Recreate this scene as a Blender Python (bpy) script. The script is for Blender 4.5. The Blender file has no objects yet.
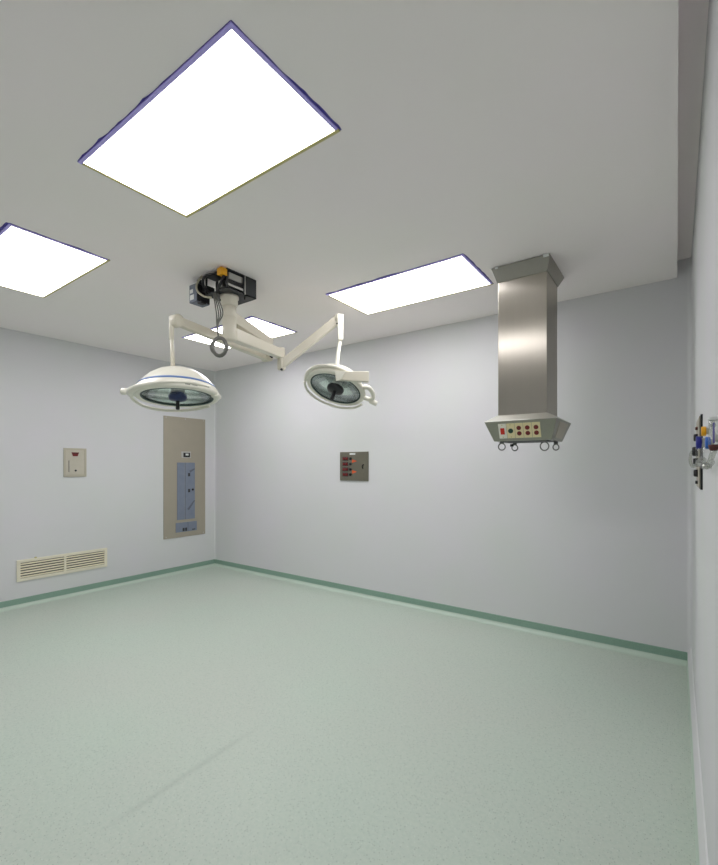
import bpy, bmesh, math, random
from mathutils import Vector, Matrix
random.seed(7)
PI = math.pi
C = bpy.context.scene.collection
sc = bpy.context.scene

# ------------------------------------------------------------------ camera constants
FPX, YAW, HOR, EYE = 441.155, 0.624, 466.53, 1.59
FWD = Vector((-math.sin(YAW), math.cos(YAW), 0))
RGT = Vector((math.cos(YAW), math.sin(YAW), 0))
UP = Vector((0, 0, 1))
CAMP = Vector((0, 0, EYE))
def at(px, py, d):
    """point of the room at depth d metres along the viewing direction"""
    return CAMP + FWD * d + RGT * ((px - 359) / FPX * d) + UP * ((HOR - py) / FPX * d)

# room
XL, XR, YB, YF, HC, HT = -6.034, 0.094, 4.411, -0.75, 3.12, 3.26

# ------------------------------------------------------------------ materials
def s2l(c):
    return tuple((v / 12.92 if v <= .04045 else ((v + .055) / 1.055) ** 2.4) for v in c)
def rgb(r, g, b):
    return s2l((r / 255, g / 255, b / 255)) + (1,)
MATS = {}
def mat(name, col, rough=.5, metal=0, spec=.5, noise=None, bump=None, coat=0, aniso=0, extra=None):
    m = bpy.data.materials.new(name); m.use_nodes = True
    nt = m.node_tree; N = nt.nodes; L = nt.links
    b = N['Principled BSDF']
    b.inputs['Base Color'].default_value = col
    b.inputs['Roughness'].default_value = rough
    b.inputs['Metallic'].default_value = metal
    b.inputs['Specular IOR Level'].default_value = spec
    b.inputs['Coat Weight'].default_value = coat
    tc = N.new('ShaderNodeTexCoord')
    if noise:
        scale, amt, col2 = noise[:3]
        stretch = noise[3] if len(noise) > 3 else (1, 1, 1)
        mp = N.new('ShaderNodeMapping'); mp.inputs['Scale'].default_value = stretch
        L.new(tc.outputs['Object'], mp.inputs['Vector'])
        n = N.new('ShaderNodeTexNoise'); n.inputs['Scale'].default_value = scale; n.inputs['Detail'].default_value = 4
        L.new(mp.outputs['Vector'], n.inputs['Vector'])
        mr = N.new('ShaderNodeMapRange'); mr.inputs['From Min'].default_value = .3; mr.inputs['From Max'].default_value = .7
        mr.inputs['To Max'].default_value = amt
        L.new(n.outputs['Fac'], mr.inputs['Value'])
        mx = N.new('ShaderNodeMix'); mx.data_type = 'RGBA'
        mx.inputs['A'].default_value = col; mx.inputs['B'].default_value = col2
        L.new(mr.outputs['Result'], mx.inputs['Factor']); L.new(mx.outputs['Result'], b.inputs['Base Color'])
        if bump:
            bp = N.new('ShaderNodeBump'); bp.inputs['Strength'].default_value = bump; bp.inputs['Distance'].default_value = .002
            L.new(n.outputs['Fac'], bp.inputs['Height']); L.new(bp.outputs['Normal'], b.inputs['Normal'])
    if aniso:
        b.inputs['Anisotropic'].default_value = aniso
        tg = N.new('ShaderNodeTangent'); tg.direction_type = 'RADIAL'; tg.axis = 'Z'
        L.new(tg.outputs[0], b.inputs['Tangent'])
    MATS[name] = m
    return m

M_wall = mat('wall_paint', rgb(218, 216, 221), .55, spec=.3, noise=(1.3, .9, rgb(214, 217, 215)))
M_ceil = mat('ceiling_paint', rgb(248, 240, 241), .7, spec=.2, noise=(1.1, .7, rgb(245, 241, 236)))
M_base = mat('skirting_vinyl', rgb(140, 170, 154), .5, noise=(160, .5, rgb(118, 150, 134)))
M_cove = mat('mint_cove_vinyl', rgb(196, 211, 198), .45, noise=(160, .4, rgb(180, 200, 186)))
M_steel = mat('brushed_steel', rgb(182, 176, 166), .29, 1, noise=(30, .15, rgb(166, 160, 150), (1, 1, .05)), aniso=.9)
M_steel_d = mat('satin_steel', rgb(158, 156, 146), .36, 1, noise=(40, .25, rgb(146, 144, 136)))
M_panel = mat('dark_panel_steel', rgb(134, 130, 116), .4, .8, noise=(20, .3, rgb(122, 118, 106)))
M_cover = mat('satin_cover_steel', rgb(196, 196, 188), .4, .9)
M_ring = mat('dull_chrome', rgb(120, 122, 120), .3, .9)
M_hatch = mat('beige_hatch_enamel', rgb(202, 196, 182), .4, .2, noise=(16, .5, rgb(190, 184, 168)))
M_hatchf = mat('hatch_frame_steel', rgb(190, 184, 166), .4, .3)
M_plate = mat('grey_beige_metal', rgb(176, 168, 152), .42, .35, noise=(8, .3, rgb(166, 160, 146)))
M_blue = mat('blue_grey_enamel', rgb(132, 141, 158), .35, .2, noise=(14, .4, rgb(116, 126, 146)))
M_cream = mat('cream_enamel', rgb(232, 226, 206), .4)
M_white = mat('white_enamel', rgb(228, 225, 212), .3, coat=.2)
M_arm = mat('ivory_enamel', rgb(214, 208, 192), .35, coat=.15)
M_black = mat('black_plastic', rgb(24, 24, 28), .4)
M_dark = mat('dark_cavity', rgb(30, 30, 34), .6)
M_navy = mat('navy_plastic', rgb(34, 48, 92), .35)
M_stripe = mat('blue_stripe', rgb(84, 118, 176), .4)
M_gask = mat('dark_green_gasket', rgb(62, 78, 74), .5)
M_refl = mat('reflector_mirror', rgb(246, 250, 250), .22, .9)
M_red = mat('red_plastic', rgb(206, 44, 30), .35)
M_maroon = mat('maroon_socket', rgb(112, 26, 26), .4)
M_green = mat('dark_green_socket', rgb(16, 62, 44), .4)
M_ivory = mat('ivory_plate', rgb(228, 216, 172), .4)
M_wplate = mat('white_plate', rgb(230, 228, 216), .4)
M_yellow = mat('yellow_plastic', rgb(236, 170, 24), .4)
M_cable = mat('grey_cable', rgb(104, 104, 98), .5)
M_beigec = mat('beige_cable', rgb(176, 170, 148), .5)
M_boxgrey = mat('slate_box', rgb(104, 110, 124), .45, .2)
M_charc = mat('charcoal_metal', rgb(58, 60, 62), .5, .3)
M_alu = mat('aluminium', rgb(200, 200, 196), .35, 1)
M_violet_fringe = mat('violet_lens_fringe', rgb(194, 180, 255), .35)  # lens colour fringe of the lit panels, put into the frame colour
M_navy_fringe = mat('navy_lens_fringe', rgb(62, 50, 150), .5)  # navy part of the lens fringe, for the added outer strips
M_brass_fringe = mat('pale_brass_fringe', rgb(196, 186, 128), .4, .2)  # brass fixings; on lamp frames the yellow side of the lens fringe
M_label = mat('paper_label', rgb(222, 224, 222), .6)
M_orange = mat('orange_mark', rgb(214, 92, 48), .5)
M_blue2 = mat('bright_blue_plastic', rgb(48, 106, 196), .35)
M_dblue = mat('deep_blue_plastic', rgb(26, 34, 134), .35)
M_purple = mat('purple_scale', rgb(120, 112, 190), .4)
M_brown = mat('dark_red_rubber', rgb(80, 34, 30), .5)
M_louv = mat('vent_slats', rgb(238, 230, 206), .45)
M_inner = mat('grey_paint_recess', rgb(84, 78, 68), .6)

def glassy(name, col, fac):
    m = bpy.data.materials.new(name); m.use_nodes = True
    nt = m.node_tree; N = nt.nodes; L = nt.links
    N.remove(N['Principled BSDF'])
    t = N.new('ShaderNodeBsdfTransparent'); t.inputs['Color'].default_value = col
    g = N.new('ShaderNodeBsdfGlossy'); g.inputs['Roughness'].default_value = .06
    lw = N.new('ShaderNodeLayerWeight'); lw.inputs['Blend'].default_value = .5
    pw_ = N.new('ShaderNodeMath'); pw_.operation = 'POWER'; pw_.inputs[1].default_value = 4
    L.new(lw.outputs['Facing'], pw_.inputs[0])
    ad = N.new('ShaderNodeMath'); ad.operation = 'MULTIPLY_ADD'; ad.inputs[1].default_value = .6; ad.inputs[2].default_value = fac
    L.new(pw_.outputs[0], ad.inputs[0])
    mx = N.new('ShaderNodeMixShader')
    L.new(ad.outputs[0], mx.inputs[0]); L.new(t.outputs[0], mx.inputs[1]); L.new(g.outputs[0], mx.inputs[2])
    L.new(mx.outputs[0], N['Material Output'].inputs['Surface'])
    return m
M_glass = glassy('cover_glass', (.985, .995, .995, 1), .02)
M_clear = glassy('clear_plastic', (.95, .96, .95, 1), .06)

M_hose = glassy('smoky_clear_hose', (.86, .87, .84, 1), .08)

# floor: mint terrazzo vinyl
def floor_mat():
    m = bpy.data.materials.new('mint_terrazzo_vinyl'); m.use_nodes = True
    nt = m.node_tree; N = nt.nodes; L = nt.links; b = N['Principled BSDF']
    tc = N.new('ShaderNodeTexCoord')
    def noise(scale, detail=3):
        n = N.new('ShaderNodeTexNoise'); n.inputs['Scale'].default_value = scale; n.inputs['Detail'].default_value = detail
        L.new(tc.outputs['Object'], n.inputs['Vector']); return n.outputs['Fac']
    def rng(v, a, c, t0=0, t1=1):
        r = N.new('ShaderNodeMapRange'); r.inputs['From Min'].default_value = a; r.inputs['From Max'].default_value = c
        r.inputs['To Min'].default_value = t0; r.inputs['To Max'].default_value = t1
        L.new(v, r.inputs['Value']); return r.outputs['Result']
    def mix(f, A, Bc):
        x = N.new('ShaderNodeMix'); x.data_type = 'RGBA'
        L.new(f, x.inputs['Factor'])
        if isinstance(A, tuple): x.inputs['A'].default_value = A
        else: L.new(A, x.inputs['A'])
        x.inputs['B'].default_value = Bc
        return x.outputs['Result']
    big = rng(noise(.9), .35, .65)
    col = mix(big, FLOOR_A, FLOOR_B)
    col = mix(rng(noise(55, 2), .42, .7, 0, .35), col, FLOOR_C)
    # small dark chips
    v = N.new('ShaderNodeTexVoronoi'); v.inputs['Scale'].default_value = 110
    L.new(tc.outputs['Object'], v.inputs['Vector'])
    sep = N.new('ShaderNodeSeparateColor'); L.new(v.outputs['Color'], sep.inputs[0])
    d = rng(v.outputs['Distance'], .22, .36, 1, 0)
    pick = rng(sep.outputs[0], .70, .72, 0, .45)
    mu = N.new('ShaderNodeMath'); mu.operation = 'MULTIPLY'; L.new(d, mu.inputs[0]); L.new(pick, mu.inputs[1])
    col = mix(mu.outputs[0], col, FLOOR_D)
    pick2 = rng(sep.outputs[1], .80, .82, 0, .35)
    mu2 = N.new('ShaderNodeMath'); mu2.operation = 'MULTIPLY'; L.new(d, mu2.inputs[0]); L.new(pick2, mu2.inputs[1])
    col = mix(mu2.outputs[0], col, rgb(222, 232, 224))
    # one long faint scuff across the floor
    sx = N.new('ShaderNodeSeparateXYZ'); L.new(tc.outputs['Object'], sx.inputs[0])
    (ax, ay), (bx_, by_) = SCUFF
    ln = math.hypot(bx_ - ax, by_ - ay); nx, ny = -(by_ - ay) / ln, (bx_ - ax) / ln; tx, ty = (bx_ - ax) / ln, (by_ - ay) / ln
    def lin(cx, cy, c0):
        a = N.new('ShaderNodeMath'); a.operation = 'MULTIPLY_ADD'; L.new(sx.outputs[0], a.inputs[0]); a.inputs[1].default_value = cx; a.inputs[2].default_value = c0
        e = N.new('ShaderNodeMath'); e.operation = 'MULTIPLY_ADD'; L.new(sx.outputs[1], e.inputs[0]); e.inputs[1].default_value = cy; L.new(a.outputs[0], e.inputs[2])
        return e.outputs[0]
    dist = lin(nx, ny, -(nx * ax + ny * ay)); along = lin(tx, ty, -(tx * ax + ty * ay))
    ab = N.new('ShaderNodeMath'); ab.operation = 'ABSOLUTE'; L.new(dist, ab.inputs[0])
    f = rng(ab.outputs[0], 0, .03, .16, 0)
    g1 = rng(along, 0, .2); g2 = rng(along, ln - .3, ln, 1, 0)
    for g in (g1, g2):
        q = N.new('ShaderNodeMath'); q.operation = 'MULTIPLY'; L.new(f, q.inputs[0]); L.new(g, q.inputs[1]); f = q.outputs[0]
    col = mix(f, col, FLOOR_D)
    L.new(col, b.inputs['Base Color'])
    b.inputs['Roughness'].default_value = .42
    b.inputs['Specular IOR Level'].default_value = .35
    return m
FLOOR_A = rgb(194, 207, 195); FLOOR_B = rgb(196, 204, 194); FLOOR_C = rgb(172, 192, 180); FLOOR_D = rgb(104, 122, 114)
SCUFF = ((-2.035, .878), (-2.077, 1.884))

LAMP_E = 9.3
def diffuser_mat():
    m = bpy.data.materials.new('lit_diffuser'); m.use_nodes = True
    nt = m.node_tree; N = nt.nodes; L = nt.links
    N.remove(N['Principled BSDF'])
    e = N.new('ShaderNodeEmission'); e.inputs['Color'].default_value = (1, .985, 1.0, 1)
    e.inputs['Strength'].default_value = LAMP_E
    L.new(e.outputs[0], N['Material Output'].inputs['Surface'])
    return m
M_lit = diffuser_mat()

# ------------------------------------------------------------------ mesh building
class MB:
    def __init__(self): self.bm = bmesh.new()
    def quad(self, pts): return self.bm.faces.new([self.bm.verts.new(p) for p in pts])
    def hexa(self, p, bev=0):
        """8 points: bottom ring 0-3 (counter-clockwise), top ring 4-7"""
        t = bmesh.new()
        v = [t.verts.new(q) for q in p]
        for f in ((3, 2, 1, 0), (4, 5, 6, 7), (0, 1, 5, 4), (1, 2, 6, 5), (2, 3, 7, 6), (3, 0, 4, 7)):
            t.faces.new([v[i] for i in f])
        bmesh.ops.recalc_face_normals(t, faces=t.faces)
        if bev:
            bmesh.ops.bevel(t, geom=list(t.edges), offset=bev, segments=2, profile=.5, affect='EDGES')
        self._take(t); return self
    def box(self, a, b, bev=0, M=None):
        x0, y0, z0 = [min(a[i], b[i]) for i in range(3)]; x1, y1, z1 = [max(a[i], b[i]) for i in range(3)]
        p = [Vector(q) for q in ((x0, y0, z0), (x1, y0, z0), (x1, y1, z0), (x0, y1, z0), (x0, y0, z1), (x1, y0, z1), (x1, y1, z1), (x0, y1, z1))]
        if M: p = [M @ q for q in p]
        return self.hexa(p, bev)
    def _take(self, t, smooth=False):
        mp = {v: self.bm.verts.new(v.co) for v in t.verts}
        for f in t.faces:
            try:
                nf = self.bm.faces.new([mp[v] for v in f.verts]); nf.smooth = smooth or f.smooth
            except ValueError: pass
        t.free()
    def lathe(self, prof, M, seg=40, arc=2 * PI, closed=False):
        """profile of (radius, height) about local z"""
        t = bmesh.new(); full = abs(arc - 2 * PI) < 1e-6
        n = seg if full else seg + 1
        rings = []
        for r, z in prof:
            if r < 1e-6: rings.append([t.verts.new(M @ Vector((0, 0, z)))])
            else: rings.append([t.verts.new(M @ Vector((r * math.cos(arc * i / seg), r * math.sin(arc * i / seg), z))) for i in range(n)])
        pr = list(zip(rings, rings[1:]))
        if closed: pr.append((rings[-1], rings[0]))
        for a, b in pr:
            for i in range(seg):
                j = (i + 1) % n if full else i + 1
                if len(a) == 1 and len(b) == 1: continue
                if len(a) == 1: t.faces.new((a[0], b[j], b[i]))
                elif len(b) == 1: t.faces.new((a[i], a[j], b[0]))
                else: t.faces.new((a[i], a[j], b[j], b[i]))
        bmesh.ops.recalc_face_normals(t, faces=t.faces)
        self._take(t, True); return self
    def cyl(self, p0, p1, r0, r1=None, seg=24, bev=None):
        p0, p1 = Vector(p0), Vector(p1); r1 = r0 if r1 is None else r1
        d = p1 - p0; h = d.length
        M = Matrix.Translation(p0) @ d.to_track_quat('Z', 'Y').to_matrix().to_4x4()
        e = min(r0, r1, h) * .18 if bev is None else bev
        return self.lathe([(0, 0), (r0 - e, 0), (r0, e), (r1, h - e), (r1 - e, h), (0, h)], M, seg)
    def tube(self, pts, r, seg=10, closed=False, sub=6):
        P = [Vector(p) for p in pts]; n = len(P)
        # Catmull-Rom smoothing
        Q = []
        rng_ = range(n) if closed else range(n - 1)
        for i in rng_:
            a = P[(i - 1) % n] if closed or i > 0 else P[i]
            b = P[i]; c = P[(i + 1) % n]
            d = P[(i + 2) % n] if closed or i + 2 < n else c
            for k in range(sub):
                t = k / sub
                Q.append(.5 * (2 * b + (c - a) * t + (2 * a - 5 * b + 4 * c - d) * t * t + (3 * b - 3 * c + d - a) * t ** 3))
        if not closed: Q.append(P[-1])
        t = bmesh.new(); rings = []; m = len(Q)
        nrm = None
        for i in range(m):
            a = Q[(i - 1) % m] if closed or i > 0 else Q[i]; b = Q[(i + 1) % m] if closed or i + 1 < m else Q[i]
            T = (b - a).normalized()
            if nrm is None:
                nrm = T.orthogonal().normalized()
            nrm = (nrm - T * nrm.dot(T)).normalized()
            bi = T.cross(nrm)
            rr = r(i / (m - 1)) if callable(r) else r
            rings.append([t.verts.new(Q[i] + (nrm * math.cos(2 * PI * k / seg) + bi * math.sin(2 * PI * k / seg)) * rr) for k in range(seg)])
        pr = list(zip(rings, rings[1:]))
        if closed: pr.append((rings[-1], rings[0]))
        for a, b in pr:
            for k in range(seg):
                j = (k + 1) % seg; t.faces.new((a[k], a[j], b[j], b[k]))
        if not closed:
            t.faces.new(rings[0][::-1]); t.faces.new(rings[-1])
        bmesh.ops.recalc_face_normals(t, faces=t.faces)
        self._take(t, True); return self
    def prism(self, poly, f0, f1):
        """extrude 2-D polygon; f0/f1 map (u,v) to 3-D for the two ends"""
        t = bmesh.new()
        a = [t.verts.new(f0(*q)) for q in poly]; b = [t.verts.new(f1(*q)) for q in poly]
        t.faces.new(a[::-1]); t.faces.new(b)
        for i in range(len(poly)):
            j = (i + 1) % len(poly); t.faces.new((a[i], a[j], b[j], b[i]))
        bmesh.ops.recalc_face_normals(t, faces=t.faces)
        self._take(t); return self
    def beam(self, p0, p1, w0, h0, w1=None, h1=None, bev=.006):
        """rectangular bar from p0 to p1 (width sideways, height upright)"""
        p0, p1 = Vector(p0), Vector(p1); w1 = w0 if w1 is None else w1; h1 = h0 if h1 is None else h1
        d = (p1 - p0).normalized(); s = d.cross(UP).normalized(); u = s.cross(d).normalized()
        pts = []
        for p, w, h in ((p0, w0, h0), (p1, w1, h1)):
            pts += [p - s * w / 2 - u * h / 2, p + s * w / 2 - u * h / 2, p + s * w / 2 + u * h / 2, p - s * w / 2 + u * h / 2]
        return self.hexa(pts, bev)
    def build(self, name, m, parent=None):
        off = Vector((0, 0, 0)); q = parent
        while q is not None: off += q.location; q = q.parent
        for v in self.bm.verts: v.co -= off
        me = bpy.data.meshes.new(name); self.bm.to_mesh(me); self.bm.free()
        me.materials.append(m)
        o = bpy.data.objects.new(name, me); C.objects.link(o)
        if parent is not None: o.parent = parent
        return o
def solid(o, loc):
    """put a stand-alone mesh's origin at loc"""
    o.data.transform(Matrix.Translation(-Vector(loc))); o.location = loc; return o
def thing(name, label, cat, loc, group=None):
    o = bpy.data.objects.new(name, None); C.objects.link(o); o.location = loc
    o.empty_display_size = .1
    o['label'] = label; o['category'] = cat
    if group: o['group'] = group
    return o
def tag(o, label, cat, group=None):
    o['label'] = label; o['category'] = cat
    if group: o['group'] = group
    return o
def struct(name, mb, m):
    o = mb.build(name, m); o['kind'] = 'structure'; return o

# ------------------------------------------------------------------ room shell
T = .08
struct('floor', MB().box((XL - T, YF - T, -.08), (XR + T, YB + T, 0)), floor_mat())
struct('wall_left', MB().box((XL - T, YF - T, 0), (XL, YB + T, HT + T)), M_wall)
struct('wall_back', MB().box((XL, YB, 0), (XR, YB + T, HT + T)), M_wall)
struct('wall_right', MB().box((XR, YF - T, 0), (XR + T, YB + T, HT + T)), M_wall)
struct('wall_front', MB().box((XL, YF - T, 0), (XR, YF, HT + T)), M_wall)
prof = [(XL, HC), (.005, HC), (.005, HT), (XR, HT), (XR, HT + T), (XL, HT + T)]
struct('ceiling', MB().prism(prof, lambda u, v: Vector((u, YF, v)), lambda u, v: Vector((u, YB, v))), M_ceil)
# coved skirting: vertical lip, concave foot
def skirt(name, fn0, fn1, thick, cr, lip):
    """upright strip with a concave mint foot running into the floor"""
    top = .10; z0 = .035
    o = struct(name, MB().prism([(0, z0), (0, top), (thick * .6, top), (thick, top - .004), (thick, z0)], fn0, fn1), lip)
    pts = [(0, 0), (0, z0), (thick, z0)]
    for i in range(1, 8):
        a = PI / 2 * i / 7
        pts.append((thick + cr - cr * math.cos(a), z0 - (z0 - .001) * math.sin(a)))
    pts.append((thick + cr, 0))
    MB().prism(pts, fn0, fn1).build('cove', M_cove, o)
skirt('baseboard_back', lambda u, v: Vector((XL, YB - u, v)), lambda u, v: Vector((XR, YB - u, v)), .008, .04, M_base)
skirt('baseboard_left', lambda u, v: Vector((XL + u, YF, v)), lambda u, v: Vector((XL + u, YB, v)), .008, .04, M_base)
skirt('baseboard_right', lambda u, v: Vector((XR - u, YF, v)), lambda u, v: Vector((XR - u, YB, v)), .024, .006, M_cove)
struct('trim_3', MB().prism([(0, .0995), (.0235, .0995), (.021, .108), (.006, .15), (0, .155)], lambda u, v: Vector((XR - u, YF, v)), lambda u, v: Vector((XR - u, YB, v))), M_wall)
# rounded fillets in the two upright corners
def fillet(x, sx, r):
    pts = [(0, 0)]
    for i in range(9):
        a = PI / 2 * i / 8
        pts.append((r - r * math.sin(a), r - r * math.cos(a)))
    f = lambda z: (lambda u, v: Vector((x + sx * u, YB - v, z)))
    return MB().prism(pts, f(.10), f(HC if sx > 0 else HT))
struct('trim_1', fillet(XL, 1, .03), M_wall)
struct('trim_2', fillet(XR, -1, .032), M_wall)

# ------------------------------------------------------------------ ceiling light panels
def light_panel(x0, x1, y0, y1, label, seed):
    rnd = random.Random(seed)
    t = thing('ceiling_light', label, 'ceiling light', ((x0 + x1) / 2, (y0 + y1) / 2, HC), 'ceiling light panels')
    w = .018; zb = HC - .007
    MB().box((x0 + w, y0 + w, HC - .004), (x1 - w, y1 - w, HC)).build('diffuser', M_lit, t)
    MB().box((x0, y0, zb), (x1, y0 + w, HC), .002).build('frame_strip', M_violet_fringe, t)  # violet and yellow strips carry the lamp's lens fringe as frame colour
    MB().box((x1 - w, y0 + w, zb), (x1, y1 - w, HC), .002).build('frame_strip', M_violet_fringe, t)
    MB().box((x0, y1 - w, zb), (x1, y1, HC), .002).build('frame_strip', M_brass_fringe, t)
    MB().box((x0, y0 + w, zb), (x0 + w, y1 - w, HC), .002).build('frame_strip', M_brass_fringe, t)
    # added ragged navy strips: lens colour fringe round the bright panel, built as shapes
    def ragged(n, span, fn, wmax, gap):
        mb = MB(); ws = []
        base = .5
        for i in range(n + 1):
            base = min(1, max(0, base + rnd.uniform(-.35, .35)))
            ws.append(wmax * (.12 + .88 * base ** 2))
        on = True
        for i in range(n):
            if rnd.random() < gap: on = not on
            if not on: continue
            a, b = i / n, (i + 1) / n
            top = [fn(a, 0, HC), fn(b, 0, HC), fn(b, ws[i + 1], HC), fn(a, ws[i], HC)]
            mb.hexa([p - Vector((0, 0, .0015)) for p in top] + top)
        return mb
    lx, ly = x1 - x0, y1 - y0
    ragged(34, lx, lambda s, d, z: Vector((x0 + lx * s, y0 - d, z)), .016, 0).build('fringe_edge', M_navy_fringe, t)
    ragged(22, ly, lambda s, d, z: Vector((x1 + d, y0 + ly * s, z)), .013, 0).build('fringe_edge', M_navy_fringe, t)
    ragged(34, lx, lambda s, d, z: Vector((x0 + lx * s, y1 + d, z)), .008, 0).build('fringe_edge', M_navy_fringe, t)
    ragged(22, ly, lambda s, d, z: Vector((x0 - d, y0 + ly * s, z)), .007, 0).build('fringe_edge', M_navy_fringe, t)
    return t
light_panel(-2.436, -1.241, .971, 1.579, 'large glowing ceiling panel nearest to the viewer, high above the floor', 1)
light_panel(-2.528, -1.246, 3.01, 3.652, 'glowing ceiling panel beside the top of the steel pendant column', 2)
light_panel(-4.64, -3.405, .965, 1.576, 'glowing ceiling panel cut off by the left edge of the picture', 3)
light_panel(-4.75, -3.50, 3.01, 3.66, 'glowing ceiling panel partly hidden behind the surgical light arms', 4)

# ------------------------------------------------------------------ surgical light
SX, SY = -2.93, 2.28
t = thing('surgical_light', 'ivory twin-headed surgical light on jointed arms hanging from the ceiling', 'surgical light', (SX, SY, HC))
# open chassis on the ceiling
x0, x1, y0, y1, z0 = -3.08, -2.805, 2.16, 2.45, HC - .155
mb = MB()
mb.box((x0, y0, HC - .008), (x1, y1, HC))
mb.box((x0, y0, z0), (x1, y1, z0 + .008))
mb.box((x1 - .006, y1 - .13, z0), (x1, y1, HC))                       # far half of the right side is closed
for px_, py_ in ((x1 - .012, y0), (x0, y0), (x0, y1 - .012), (x1 - .012, y0 + .175)):
    mb.box((px_, py_, z0), (px_ + .012, py_ + .012, HC))
mb.box((x0, y1 - .006, z0), (x1, y1, HC))
ch = mb.build('mount_chassis', M_charc, t)
mb = MB(); mb.box((x1 - .05, y0 + .03, HC - .07), (x1 - .012, y0 + .165, HC - .018), .004)
mb.box((x1 - .03, y0 + .01, HC - .13), (x1 - .004, y0 + .18, HC - .11), .002)
mb.box((x1 - .016, y0 + .17, z0), (x1 + .002, y0 + .178, HC), .001)
mb.box((x0 + .14, y0 + .02, HC - .115), (x0 + .19, y0 + .06, HC - .06), .003)
mb.build('metal_bracket', M_alu, ch)
MB().box((x1 - .06, y0 + .02, HC - .108), (x1 - .01, y0 + .17, HC - .075), .003).build('terminal_block', M_black, ch)
MB().box((x0 + .02, y0 + .08, HC - .13), (x1 - .09, y1 - .03, HC - .02), .006).build('transformer', M_black, ch)
MB().cyl((x1 - .035, y1 - .09, z0), (x1 - .035, y1 - .09, z0 - .025), .006).build('mount_screw', M_black, ch)
MB().box((x1 - .052, y0 - .055, HC - .064), (x1 + .004, y0 + .0, HC - .012), .004).build('yellow_connector', M_yellow, t)
# grey control box hung at the left
bx0, bx1, by0, by1 = -3.225, -3.125, 2.11, 2.235
cb = MB().box((bx0, by0, HC - .20), (bx1, by1, HC - .055), .004).build('control_box', M_boxgrey, t)
MB().box((bx1 - .002, by0 + .004, HC - .195), (bx1 + .004, by1 - .004, HC - .06)).build('side_panel', M_dark, cb)
MB().box((bx0 + .012, by0 - .0015, HC - .125), (bx0 + .052, by0 + .001, HC - .095)).build('label_plate', M_label, cb)
MB().box((bx0 + .014, by0 - .0015, HC - .180), (bx0 + .066, by0 + .001, HC - .140)).build('label_plate', M_label, cb)
MB().box((bx1 - .02, by0 + .02, HC - .215), (bx1 + .03, by0 + .07, HC - .198), .004).build('cable_gland', M_black, cb)
MB().box((bx1 - .01, by0 + .05, HC - .11), (x0 + .02, by1, HC - .075), .003).box((bx0 + .03, by0 + .05, HC - .06), (bx0 + .06, by0 + .1, HC)).build('box_bracket', M_charc, cb)
# wiring
MB().tube([(x0 + .05, y0 + .02, HC - .14), (x0 + .02, y0 - .03, HC - .09), (x0 + .06, y0 - .05, HC - .035), (x0 + .17, y0 - .03, HC - .028),
           (x1 - .055, y0 - .02, HC - .025), (x1 - .015, y0 - .015, HC - .05), (x1 - .03, y0 - .03, HC - .11), (x0 + .18, y0 - .02, HC - .165), (x0 + .15, y0 + .02, z0 - .01)], .011).build('power_cable', M_black, t)
MB().tube([(x0 - .01, y0 - .02, HC), (x0 - .035, y0 - .05, HC - .06), (x0 - .02, y0 - .06, HC - .13), (x0 + .06, y0 - .05, HC - .19), (x0 + .12, y0 - .03, HC - .205)], .008).build('power_cable', M_beigec, t)
# rotating shaft
Ms = Matrix.Translation((SX, SY, 0))
MB().lathe([(0, z0), (.074, z0), (.074, z0 - .02), (.066, z0 - .028), (.066, z0 - .07), (.058, z0 - .085), (0, z0 - .085)], Ms).build('mount_collar', M_arm, t)
MB().lathe([(0, z0 - .08), (.054, z0 - .08), (.054, 2.80), (.052, 2.797), (.052, 2.793), (.0555, 2.79), (.0555, 2.615), (.05, 2.605), (0, 2.605)], Ms).build('shaft', M_arm, t)
ds = at(229.5, 300, 3.42)
hang = []
for k in range(4):
    o_ = .008 * (k - 1.5)
    hang.append([(x0 + .10 + o_, y0 + .01, z0 + .01), at(219.5 + 2.2 * (k - 1.5), 312, 3.40), at(217.5 + .5 * (k - 1.5), 324, 3.38 + o_), at(218.3, 337, 3.38)])
mb = MB()
for hpts in hang: mb.tube(hpts, .0048, 8)
mb.build('hanging_cable', M_cable, t)
mb = MB()
for k in range(6):
    cc = at(219.6 + random.uniform(-.5, .5), 347 + random.uniform(-.5, .5), 3.38 + .012 * (k - 2.5))
    rx, rz = .045 + .007 * (k % 4), .062 + .007 * (k % 3)
    mb.tube([cc + RGT * (rx * math.cos(a * PI / 6)) + UP * (rz * math.sin(a * PI / 6)) for a in range(12)], .0066, 8, True, 3)
mb.build('cable_coil', M_cable, t)

# --- arms: the right lamp
A0 = Vector((SX, SY, 2.665)); A1 = at(281, 354.5, 4.22); A1.z = 2.665
mb = MB(); mb.beam(A0 + (A1 - A0) * .05, A1, .085, .10, .07, .085, .008)
mb.beam(A1 - (A1 - A0) * .0, A1 + (A1 - A0).normalized() * .03, .07, .11, .06, .11, .008)
mb.build('extension_arm', M_arm, t)
PA = at(281.5, 365, 4.22)
MB().cyl(A1 + Vector((0, 0, .06)), PA - Vector((0, 0, .05)), .036).box(PA - Vector((.03, .03, .04)), PA + Vector((.03, .03, .03)), .006).build('elbow_joint', M_arm, t)
QA = at(338.5, 319, 4.2)
mb = MB(); mb.beam(PA, QA, .06, .075, .055, .08, .008)
sp = mb.build('spring_arm', M_arm, t)
side = (QA - PA).cross(UP).normalized()
MB().cyl(QA - side * .03, QA + side * .03, .044).build('pivot_cap', M_arm, sp)
e = at(339.5, 332, 4.2 - .05)
MB().cyl(at(337, 323.5, 4.14), at(337, 323.5, 4.12), .008).build('pivot_screw', M_black, sp)
MB().cyl(at(282, 368.5, 4.16), at(281, 370.5, 4.16), .012).build('pivot_screw', M_black, sp)
DROP = at(341.5, 319, 4.2)
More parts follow.
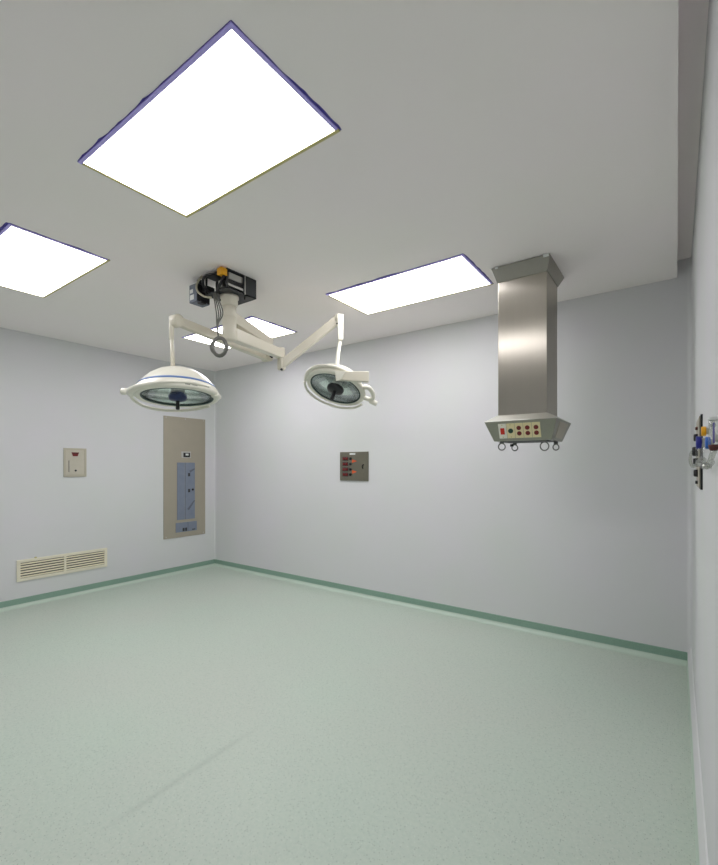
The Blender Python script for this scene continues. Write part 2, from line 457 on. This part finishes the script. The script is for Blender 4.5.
mb = MB(); mb.hexa([at(a, b, d) for a, b, d in ((338, 340, 4.13), (343.2, 340, 4.13), (343.2, 340, 4.19), (338, 340, 4.19), (337.2, 313.5, 4.13), (343.6, 314.5, 4.13), (343.6, 314.5, 4.2), (337.2, 313.5, 4.2))], .006)
mb.build('yoke_block', M_white, t)
MB().tube([at(341.3, 328, 4.2), at(340.5, 338, 4.18), at(338.4, 352, 4.1), at(337.4, 362, 4.02), at(337, 372, 3.98)], .018, 14).build('drop_tube', M_white, t)

# --- arms: the left lamp
B0 = Vector((SX, SY, 2.80)); B1 = at(270, 344, 4.33); B1.z = 2.80
mb = MB(); mb.beam(B0 + (B1 - B0) * .05, B1, .08, .09, .07, .08, .008)
mb.build('extension_arm', M_arm, t)
PB = at(267, 357, 4.3)
MB().cyl(B1 + Vector((0, 0, .05)), PB - Vector((0, 0, .03)), .034).build('elbow_joint', M_arm, t)
QB = at(177, 321, 3.42)
mb = MB(); mb.beam(PB, QB, .06, .075, .055, .07, .008)
sp = mb.build('spring_arm', M_arm, t)
side = (QB - PB).cross(UP).normalized()
MB().cyl(QB - side * .036, QB + side * .036, .05).build('pivot_cap', M_arm, sp)
MB().cyl(PB - side * .05, PB + side * .05, .045).build('pivot_cap', M_arm, sp)
MB().cyl(PB - side * .055, PB - side * .05 + UP * -.004, .02).build('pivot_screw', M_black, sp)
mb = MB(); mb.beam(at(177, 321, 3.42), at(171.8, 321, 3.42), .05, .05, .05, .05, .008)
mb.cyl(at(171.6, 316.5, 3.42), at(171.6, 340, 3.42), .0185)
mb.build('yoke_block', M_arm, t)
MB().cyl(at(171.8, 338, 3.42), at(173, 369, 3.42), .014, .017).build('drop_tube', M_arm, t)

# --- lamp heads
def head(center, up, R, rail_gap, kind):
    up = Vector(up).normalized()
    xr = (RGT - up * RGT.dot(up)).normalized(); yf = up.cross(xr)
    M = Matrix((xr, yf, up)).transposed().to_4x4(); M.translation = center
    k = R / .33; VS = 1.2
    def S(pr): return [(r * k, z * k * (VS if z > .04 else 1)) for r, z in pr]
    dome = MB().lathe(S([(.274, -.002), (.296, -.012), (.322, -.010), (.336, .010), (.328, .034), (.306, .062), (.272, .098), (.225, .137), (.165, .170), (.10, .192), (.04, .202), (0, .203),
                         (0, .195), (.10, .184), (.165, .162), (.22, .13), (.265, .092), (.298, .056), (.300, .02), (.274, .008)]), M, 64, closed=False)
    d = dome.build('lamp_head', M_white, t)
    MB().lathe(S([(.3110, .0588), (.3000, .0718), (.2985, .0700), (.3095, .0570)]), M, 64, closed=True).build('blue_stripe', M_stripe, d)
    MB().lathe(S([(.284, -.003), (.278, -.011), (.268, -.008), (.266, .003), (.274, .006)]), M, 64, closed=True).build('gasket', M_gask, d)
    # faceted reflector behind the cover glass
    mb = MB()
    ring = [(.271, .010), (.225, .070), (.15, .115), (.06, .125), (0, .125)]
    n = 18
    for a in range(n):
        a0, a1 = 2 * PI * a / n, 2 * PI * (a + 1) / n
        for (r0, z0_), (r1, z1_) in zip(ring, ring[1:]):
            q = [M @ (Vector((r * math.cos(w), r * math.sin(w), z)) * k) for r, z, w in ((r0, z0_, a0), (r0, z0_, a1), (r1, z1_, a1), (r1, z1_, a0))]
            if r1 < 1e-6: q = q[:3]
            mb.quad(q)
    mb.build('reflector', M_refl, d)
    MB().lathe(S([(0, .001), (.270, .001), (.270, .005), (0, .005)]), M, 64).build('cover_glass', M_glass, d)
    MB().lathe(S([(0, .09), (.052, .09), (.056, .055), (.056, .03), (0, .03)]), M).build('bulb_housing', M_alu, d)
    hm = M_navy if kind == 'B' else M_black; kh = 1.0 if kind == 'B' else 1.3
    h = MB().lathe([(r * kh, z) for r, z in S([(0, .03), (.052, .03), (.070, .016), (.074, -.006), (.066, -.026), (.03, -.036), (0, -.036)])], M, 12).build('focus_handle', hm, d)
    MB().lathe([(r * kh, z * kh) for r, z in S([(0, -.025), (.018, -.025), (.014, -.045), (.016, -.1), (.013, -.108), (0, -.108)])], M, 16).build('handle_grip', M_black, h)
    P = lambda x, y, z: M @ (Vector((x, y, z)) * k)
    if kind == 'B':
        # horn shaped grip at the left that sweeps into rails round the rim
        MB().tube([P(-.32, -.09, .025), P(-.315, -.15, .01), P(-.255, -.235, .006), P(-.14, -.31, .012), P(.02, -.334, .022), P(.14, -.30, .03), P(.24, -.23, .034), P(.30, -.13, .034)],
                  lambda s: .034 - .022 * min(1, s * 1.6), 14).build('side_rail', M_white, d)
        MB().tube([P(-.345, -.09, .02), P(-.36, -.02, -.01), P(-.335, .12, -.035), P(-.25, .25, -.04), P(-.12, .325, -.035), P(.03, .345, -.02), P(.16, .30, -.01)], .013 * k, 12).build('side_rail', M_white, d)
        MB().cyl(P(-.325, -.09, .027), P(-.358, -.10, .03), .038, .032).cyl(P(-.35, -.099, .03), P(-.412, -.105, .033), .026, .025).build('end_grip', M_white, d)
        MB().box((.285, -.04, -.02), (.345, .05, .012), .006, M @ Matrix.Scale(k, 4)).build('rim_catch', M_white, d)
        # tiny dark lettering marks, too small to read
        for r, z, a0, n_, hh in ((.334, .016, -58, 4, .008), (.334, .016, -50, 5, .004)):
            mb = MB()
            for i in range(n_):
                w = math.radians(a0 + i * 1.6)
                c_ = Vector((r * math.cos(w), r * math.sin(w), z)); tn = Vector((-math.sin(w), math.cos(w), 0)); no = Vector((math.cos(w), math.sin(w), .3)).normalized(); u_ = tn.cross(no)
                q = [c_ + no * .001 + tn * a_ * .003 + (-u_) * b_ * hh / 2 for a_, b_ in ((-1, -1), (1, -1), (1, 1), (-1, 1))]
                mb.hexa([M @ ((p - no * .006) * k) for p in q] + [M @ (p * k) for p in q])
            mb.build('lettering', M_charc, d)
    else:
        MB().tube([P(-.33, -.05, -.01), P(-.30, -.17, .02), P(-.2, -.28, .04), P(-.06, -.335, .05), P(.08, -.33, .05), P(.2, -.265, .045), P(.27, -.17, .035)], lambda s: (.022 - .010 * s) * k, 12).build('side_rail', M_white, d)
        MB().tube([P(-.345, -.02, -.02), P(-.32, .13, -.035), P(-.2, .28, -.035), P(0, .345, -.03), P(.19, .285, -.03), P(.30, .16, -.02)], .013 * k, 12).build('side_rail', M_white, d)
        MB().tube([P(.27, -.12, .02), P(.35, -.12, .04), P(.40, -.06, .03), P(.42, .0, .005), P(.38, .03, -.01), P(.30, .02, -.005)], .022, 12).cyl(P(.385, .05, -.012), P(.47, .07, -.02), .026, .024).build('end_grip', M_white, d)
    return M, k, d
vB = at(177.8, HOR, 1) - CAMP; vB.normalize()
head(at(177.8, 396.8, 3.40), UP + vB * .115 + vB.cross(UP) * .004, .308, 0, 'B')
MA, kA, dA = head(at(335.5, 388.8, 4.22), UP * .9 + FWD * .35 + RGT * .27, .292, 0, 'A')
# rectangular yoke arm in front of the right head
mb = MB(); mb.beam(at(336, 376, 3.93), at(368.5, 377.2, 3.98), .06, .075, .06, .095, .006)
mb.build('yoke_arm', M_arm, t)
MB().hexa([at(336, 381, 3.9), at(341.5, 379.5, 3.9), at(341.5, 379.5, 3.94), at(336, 381, 3.94), at(334.5, 371, 3.9), at(346, 371, 3.9), at(346, 371, 3.94), at(334.5, 371, 3.94)], .004).build('yoke_gusset', M_white, t)

# ------------------------------------------------------------------ steel pendant
cx0, cx1, cy0, cy1 = -1.122, -.765, 3.40, 3.745
zc0, zc1 = EYE + .39, EYE + 1.42
t = thing('ceiling_pendant', 'brushed steel column hanging from the ceiling with a socket head at its foot', 'medical pendant', ((cx0 + cx1) / 2, (cy0 + cy1) / 2, HC))
col = MB().box((cx0, cy0, zc0 - .01), (cx1, cy1, HC - .01), .003).build('column', M_steel, t)
def frustum(a, za, b, zb, bev=.003):
    (ax0, ax1, ay0, ay1), (bx0, bx1, by0, by1) = a, b
    return MB().hexa([Vector(p) for p in ((ax0, ay0, za), (ax1, ay0, za), (ax1, ay1, za), (ax0, ay1, za), (bx0, by0, zb), (bx1, by0, zb), (bx1, by1, zb), (bx0, by1, zb))], bev)
fl = frustum((cx0 - .006, cx1 + .006, cy0 - .006, cy1 + .006), zc1 + EYE * 0 - .0, (-1.16, -.735, 3.355, 3.86), HC - .006, .002).build('ceiling_flange', M_steel_d, t)
MB().box((-.78, 3.348, HC - .022), (-.742, 3.368, HC - .002), .002).build('mounting_tab', M_label, fl)
MB().box((-1.13, 3.35, HC - .016), (-1.108, 3.366, HC - .002), .002).build('mounting_tab', M_label, fl)
rx0, rx1, ry0, ry1, rz = -1.196, -.676, 3.30, 3.81, EYE + .34
qx0, qx1, qy0, qy1, qz = -1.14, -.724, 3.36, 3.72, EYE + .193
hd = frustum((qx0, qx1, qy0, qy1), qz, (rx0, rx1, ry0, ry1), rz).build('socket_head', M_steel_d, t)
frustum((rx0, rx1, ry0, ry1), rz, (cx0 - .004, cx1 + .004, cy0 - .004, cy1 + .004), zc0 + .004).build('head_cover', M_cover, t)
MB().box((qx0 + .03, qy0 + .05, qz - .004), (qx1 - .03, qy1 - .05, qz + .002), .001).build('bottom_plate', M_charc, t)
# frame of the sloping front face
nF = Vector((0, -(rz - qz), -(ry0 - qy0) * -1)); fdir = Vector((0, ry0 - qy0, rz - qz)).normalized()
nF = Vector((1, 0, 0)).cross(fdir).normalized()
if nF.y > 0: nF = -nF
def front(u, v, w=0):
    """u along x, v up the slope from the lower edge, w out of the face"""
    return Vector((u, qy0, qz)) + fdir * v + nF * w
def fbox(u0, u1, v0, v1, w0, w1, bev=.001):
    return MB().hexa([front(u0, v0, w0), front(u1, v0, w0), front(u1, v0, w1), front(u0, v0, w1), front(u0, v1, w0), front(u1, v1, w0), front(u1, v1, w1), front(u0, v1, w1)], bev)
pw = .0606
for i in range(5):
    u0 = -1.092 + pw * i; u1 = u0 + pw - .003; uc = (u0 + u1) / 2
    p = fbox(u0, u1, .022, .137, -.001, .004).build('socket_plate', M_wplate if i == 0 else M_ivory, hd)
for i in range(5):
    u0 = -1.092 + pw * i; uc = u0 + (pw - .003) / 2
    if i == 0:
        fbox(uc - .015, uc + .015, .055, .104, .003, .009, .002).build('rocker_switch', M_red, hd)
    elif i == 1:
        MB().cyl(front(uc, .080, .002), front(uc, .080, .010), .018).build('round_socket', M_green, hd)
    else:
        for v in (.058, .100):
            MB().cyl(front(uc, v, .002), front(uc, v, .008), .0165).build('round_socket', M_maroon, hd)
    if i < 2:
        for v in (.032, .127):
            MB().cyl(front(uc, v, .003), front(uc, v, .0055), .004, seg=10).build('plate_screw', M_brass_fringe, hd)
# plate on the right-hand slope
s0 = [Vector((qx1, qy0, qz)), Vector((qx1, qy1, qz)), Vector((rx1, ry1, rz)), Vector((rx1, ry0, rz))]
def rs(a, b): return (s0[0] * (1 - a) + s0[1] * a) * (1 - b) + (s0[3] * (1 - a) + s0[2] * a) * b
nn = (s0[1] - s0[0]).cross(s0[3] - s0[0]).normalized()
if nn.x < 0: nn = -nn
c4 = [rs(.22, .12), rs(.8, .12), rs(.8, .9), rs(.22, .9)]
MB().hexa([p - nn * .001 for p in c4] + [p + nn * .003 for p in c4], .001).build('side_plate', M_plate, hd)
# hanging rings under the head
for px_, py_, d_, r_, clip in ((501.8, 446.8, 3.42, .026, 0), (514.8, 447.8, 3.52, .023, 1), (544.5, 446.2, 3.22, .031, 0), (555.9, 447.2, 3.36, .022, 0)):
    cc = at(px_, py_, d_)
    rg = MB().tube([cc + RGT * (r_ * math.cos(a * PI / 6)) + UP * (r_ * math.sin(a * PI / 6)) for a in range(12)], .0046, 8, True, 3).build('hanging_ring', M_ring, t)
    MB().box((cc.x - .015, cc.y - .010, cc.z + r_ - .004), (cc.x + .015, cc.y + .010, qz - .002), .003).build('ring_bracket', M_ring, rg)
    if clip:
        MB().box((cc.x - .034, cc.y - .016, cc.z + r_ - .014), (cc.x - .008, cc.y + .004, cc.z + r_ + .008), .003).build('black_clip', M_black, rg)

# ------------------------------------------------------------------ left wall: panel board
def lbox(y0, y1, z0, z1, d0, d1, bev=.001):
    return MB().box((XL + d0, y0, z0), (XL + d1, y1, z1), bev)
Y0, Y1, Z0, Z1 = 3.53, 4.222, .533, 2.328
t = thing('panel_board', 'tall grey beige electrical panel with blue-grey doors set in the left wall', 'electrical panel', (XL, (Y0 + Y1) / 2, Z0))
def yy(u): return Y0 + (Y1 - Y0) * u
def zz(v): return Z1 - (Z1 - Z0) * v
lbox(Y0, Y1, Z0, Z1, 0, .012, .002).build('cover_plate', M_plate, t)
m_ = lbox(yy(.40), yy(.63), zz(.338), zz(.285), .010, .016).build('meter_frame', M_alu, t)
lbox(yy(.45), yy(.61), zz(.333), zz(.295), .015, .018).build('meter_face', M_dark, m_)
lbox(yy(.50), yy(.57), zz(.318), zz(.302), .017, .019).build('meter_label', M_label, m_)
dr = lbox(yy(.30), yy(.485), zz(.855), zz(.378), .010, .018, .002).build('door', M_blue, t)
dr2 = lbox(yy(.495), yy(.73), zz(.855), zz(.378), .010, .018, .002).build('door', M_blue, t)
for v in (.48, .615):
    lbox(yy(.56), yy(.61), zz(v + .014), zz(v - .014), .017, .019).build('lock_plate', M_charc, dr2)
MB().cyl((XL + .017, yy(.67), zz(.607)), (XL + .034, yy(.67), zz(.607)), .016).build('latch', M_black, dr2)
# two oblique reflections on the right door, built as slate-grey bars
for (ua, va), (ub, vb) in (((.60, .455), (.72, .43)), ((.56, .775), (.72, .70))):
    a_, b_ = Vector((XL + .0185, yy(ua), zz(va))), Vector((XL + .0185, yy(ub), zz(vb)))
    MB().beam(a_, b_, .002, .034, .002, .02, 0).build('reflection_bar', M_boxgrey, dr2)
lo = lbox(yy(.27), yy(.78), zz(.958), zz(.878), .010, .017, .002).build('lower_hatch', M_blue, t)
lbox(yy(.555), yy(.565), zz(.957), zz(.879), .016, .019).build('hatch_divider', M_boxgrey, lo)
for u in (.43, .49):
    lbox(yy(u), yy(u + .045), zz(.952), zz(.925), .016, .020).build('breaker_switch', M_charc, lo)
lbox(yy(.66), yy(.74), zz(.95), zz(.942), .016, .018).build('breaker_label', M_charc, lo)
for u, v in ((.05, .012), (.95, .012), (.05, .985), (.95, .985), (.5, .012)):
    MB().cyl((XL + .011, yy(u), zz(v)), (XL + .014, yy(u), zz(v)), .008, seg=12).build('cover_screw', M_alu, t)

# small dispenser hatch
Y0, Y1, Z0, Z1 = 2.247, 2.50, 1.463, 1.815
t = thing('wall_hatch', 'small square steel framed hatch on the left wall above the vent', 'wall hatch', (XL, (Y0 + Y1) / 2, Z0))
mb = MB()
fw = .022
mb.box((XL, Y0, Z0), (XL + .012, Y1, Z0 + .03), .001); mb.box((XL, Y0, Z1 - fw), (XL + .012, Y1, Z1), .001)
mb.box((XL, Y0, Z0 + .03), (XL + .012, Y0 + fw, Z1 - fw), .001); mb.box((XL, Y1 - fw, Z0 + .03), (XL + .012, Y1, Z1 - fw), .001)
mb.build('frame', M_hatchf, t)
dr = lbox(Y0 + fw, Y1 - fw, Z0 + .03, Z1 - fw, 0, .008, .001).build('door', M_hatch, t)
yc = Y0 + (Y1 - Y0) * .5
MB().prism([(-.042, .02), (.042, .02), (.026, -.028), (-.026, -.028)], lambda u, v: Vector((XL + .007, yc + u, zz(.20) + v)), lambda u, v: Vector((XL + .013, yc + u, zz(.20) + v))).build('finger_pull', M_maroon, dr)
lbox(yc - .03, yc + .03, zz(.185), zz(.165), .012, .014).build('pull_slot', M_black, dr)
lbox(yy(.21), yy(.235), zz(.83), zz(.43), .007, .011).build('hinge_strip', M_charc, dr)
MB().cyl((XL + .007, yy(.52), zz(.78)), (XL + .014, yy(.52), zz(.78)), .012, seg=14).build('lock', M_charc, dr)

# return air vent
Y0, Y1, Z0, Z1 = 1.778, 2.748, .288, .532
t = thing('air_vent', 'wide cream louvred air vent low on the left wall', 'vent', (XL, (Y0 + Y1) / 2, Z0))
mb = MB(); fw = .034; ym = (Y0 + Y1) / 2
mb.box((XL, Y0, Z0), (XL + .016, Y1, Z0 + fw), .003); mb.box((XL, Y0, Z1 - fw), (XL + .016, Y1, Z1), .003)
for a, b in ((Y0, Y0 + fw), (ym - .012, ym + .012), (Y1 - fw, Y1)):
    mb.box((XL, a, Z0 + fw), (XL + .016, b, Z1 - fw), .002)
mb.build('frame', M_cream, t)
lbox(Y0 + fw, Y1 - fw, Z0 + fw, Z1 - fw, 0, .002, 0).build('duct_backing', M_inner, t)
for a, b in ((Y0 + fw, ym - .012), (ym + .012, Y1 - fw)):
    n = 6; st = (Z1 - Z0 - 2 * fw) / n
    for i in range(n):
        zc = Z0 + fw + st * (i + .5)
        MB().hexa([Vector(p) for p in ((XL + .002, a, zc + .003), (XL + .015, a, zc - .009), (XL + .015, b, zc - .009), (XL + .002, b, zc + .003),
                                       (XL + .002, a, zc + .006), (XL + .015, a, zc - .005), (XL + .015, b, zc - .005), (XL + .002, b, zc + .006))]).build('slat', M_louv, t)
MB().box((XL + .004, Y0 + .17, Z1 - .004), (XL + .016, Y0 + .19, Z1 + .012), .002).build('fixing_clip', M_brass_fringe, t)

# ------------------------------------------------------------------ back wall: socket panel
X0, X1, Z0, Z1 = -3.465, -3.032, 1.413, 1.772
t = thing('socket_panel', 'square dark steel panel with rows of red sockets on the far wall', 'socket panel', ((X0 + X1) / 2, YB, Z0))
def xx(u): return X0 + (X1 - X0) * u
def zz(v): return Z1 - (Z1 - Z0) * v
def bbox(u0, u1, v0, v1, d0, d1, bev=.001): return MB().box((xx(u0), YB - d0, zz(v1)), (xx(u1), YB - d1, zz(v0)), bev)
bbox(0, 1, 0, 1, 0, .014, .003).build('cover_plate', M_panel, t)
for v in (.235, .42, .605, .785):
    pl = bbox(.10, .31, v - .068, v + .068, .013, .016).build('socket_plate', M_charc, t)
    for u in (.155, .255):
        MB().cyl((xx(u), YB - .015, zz(v)), (xx(u), YB - .024, zz(v)), .019, seg=16).build('red_socket', M_maroon, pl)
    MB().cyl((xx(.39), YB - .013, zz(v)), (xx(.39), YB - .026, zz(v)), .018, seg=16).build('push_button', M_black, t)
for v in (.32, .69):
    MB().prism([(0, -.022), (0, .022), (.075, 0)], lambda a, b: Vector((xx(.45) + a, YB - .013, zz(v) + b)), lambda a, b: Vector((xx(.45) + a, YB - .0155, zz(v) + b))).build('orange_triangle', M_orange, t)  # flat orange triangle on the cover plate
bbox(.36, .56, .045, .10, .013, .0155).build('name_label', M_label, t)
MB().tube([(xx(.85), YB - .016, zz(.43)), (xx(.82), YB - .022, zz(.48)), (xx(.815), YB - .022, zz(.53)), (xx(.83), YB - .016, zz(.58))], .005, 8).build('latch', M_black, t)

# ------------------------------------------------------------------ right wall: medical gas outlets and what is plugged in
Y0, Y1, Z0, Z1 = 2.47, 2.86, 1.487, 1.822
t = outp = thing('gas_outlet_panel', 'upright outlet panel with dark edge and black sockets on the right wall', 'gas outlet panel', (XR, (Y0 + Y1) / 2, Z0))
p = MB().box((XR - .008, Y0, Z0), (XR, Y1, Z1), .001).build('backing_plate', M_black, t)
MB().box((XR - .012, Y0 + .02, Z0 + .006), (XR - .0075, Y1, Z1 - .006), .001).build('face_plate', M_plate, t)
for z, l, r in ((1.728, .028, .019), (1.662, .034, .024), (1.615, .030, .016), (1.558, .028, .018)):
    MB().cyl((XR - .010, 2.66, z), (XR - l, 2.66, z), r, r * .9).build('outlet_socket', M_black, t)
for z, m_ in ((1.772, M_brown), (1.515, M_charc)):
    MB().cyl((XR - .010, 2.66, z), (XR - .022, 2.66, z), .008, seg=12).build('panel_screw', m_, t)

def regulator(name, y, z, r, reach, cap, label, cat, jar):
    t = thing(name, label, cat, (XR, y, z))
    MB().cyl((XR + .001, y, z), (XR - reach * .45, y, z), r * .7).build('wall_fitting', M_alu, t)
    c_ = MB().lathe([(0, 0), (r * .96, 0), (r, .003), (r, reach * .55), (r * .85, reach * .62), (0, reach * .62)], Matrix.Translation((XR - reach * .4, y, z)) @ Matrix.Rotation(-PI / 2, 4, 'Y'), 14).build('control_knob', cap, t)
    if jar:
        x_ = XR - .017
        j = MB().lathe([(0, z - jar), (.010, z - jar), (.014, z - jar + .006), (.014, z - r * .8), (.010, z - r * .6), (0, z - r * .6)], Matrix.Translation((x_, y, 0)), 18).build('flow_tube', M_clear, t)
        MB().lathe([(0, z - jar - .008), (.012, z - jar - .008), (.012, z - jar + .004), (0, z - jar + .004)], Matrix.Translation((x_, y, 0)), 16).build('tube_cap', M_alu, j)
    return t
reg = regulator('gas_regulator', 2.26, 1.687, .026, .030, M_dblue, 'deep blue regulator knob next to the outlet panel on the right wall', 'regulator', .085)
regulator('gas_fitting', 2.0, 1.716, .017, .022, M_yellow, 'small yellow gas fitting on the right wall, above the blue knobs', 'gas fitting', 0)
flow = regulator('flowmeter', 1.76, 1.664, .019, .021, M_blue2, 'bright blue capped flowmeter with a clear tube on the right wall', 'flowmeter', .072)
t = oxy = thing('gas_flowmeter', 'clear upright flowmeter with purple scale at the right edge of the picture', 'flowmeter', (XR, 1.5, 1.64))
MB().cyl((XR, 1.5, 1.665), (XR - .012, 1.5, 1.665), .010).build('wall_fitting', M_alu, t)
MB().cyl((XR - .014, 1.5, 1.648), (XR - .014, 1.5, 1.712), .0115).build('flow_tube', M_clear, t)
MB().box((XR - .0165, 1.493, 1.652), (XR - .0125, 1.497, 1.706)).build('scale_strip', M_purple, t)
MB().cyl((XR - .014, 1.5, 1.712), (XR - .014, 1.5, 1.722), .0125).build('tube_cap', M_label, t)
MB().cyl((XR - .014, 1.5, 1.648), (XR - .014, 1.5, 1.632), .0125, .009).build('rubber_foot', M_brown, t)
MB().tube([(XR - .014, 1.512, 1.70), (XR - .014, 1.56, 1.712), (XR - .012, 1.62, 1.705), (XR - .006, 1.66, 1.68), (XR, 1.67, 1.67)], .006, 8).build('outlet_hose', M_hose, t)
def hose(pts, r, parent):
    MB().tube(pts, r, 10).build('gas_hose', M_hose, parent)
hose([(XR - .034, 2.66, 1.662), (XR - .040, 2.62, 1.645), (XR - .042, 2.58, 1.612), (XR - .034, 2.53, 1.59), (XR - .02, 2.50, 1.60), (XR - .012, 2.49, 1.62)], .0065, outp)
hose([(XR, 2.42, 1.60), (XR - .018, 2.41, 1.60), (XR - .024, 2.36, 1.60), (XR - .02, 2.31, 1.615), (XR - .018, 2.27, 1.612)], .0065, reg)
hose([(XR - .017, 2.24, 1.60), (XR - .03, 2.12, 1.598), (XR - .02, 2.0, 1.618), (XR - .012, 1.92, 1.60), (XR - .024, 1.84, 1.59), (XR - .017, 1.77, 1.594)], .008, flow)
hose([(XR - .017, 1.745, 1.598), (XR - .02, 1.68, 1.588), (XR - .012, 1.62, 1.602), (XR - .018, 1.56, 1.606), (XR - .014, 1.505, 1.630)], .007, oxy)

# ------------------------------------------------------------------ camera, world, view
cam = bpy.data.cameras.new('camera'); co = bpy.data.objects.new('camera', cam); C.objects.link(co)
co.location = CAMP; co.rotation_euler = (PI / 2, 0, YAW)
cam.sensor_fit = 'VERTICAL'; cam.sensor_height = 36; cam.lens = FPX / 865 * 36
cam.shift_y = (HOR - 432.5) / 865; cam.clip_start = .01
sc.camera = co
w = bpy.data.worlds.new('world'); sc.world = w; w.use_nodes = True
w.node_tree.nodes['Background'].inputs[0].default_value = (0, 0, 0, 1)
sc.view_settings.view_transform = 'Standard'; sc.view_settings.look = 'None'
sc.view_settings.gamma = 1; sc.view_settings.use_curve_mapping = False
sc.view_settings.exposure = 0.0
sc.cycles.max_bounces = 16; sc.cycles.diffuse_bounces = 10; sc.cycles.transparent_max_bounces = 16
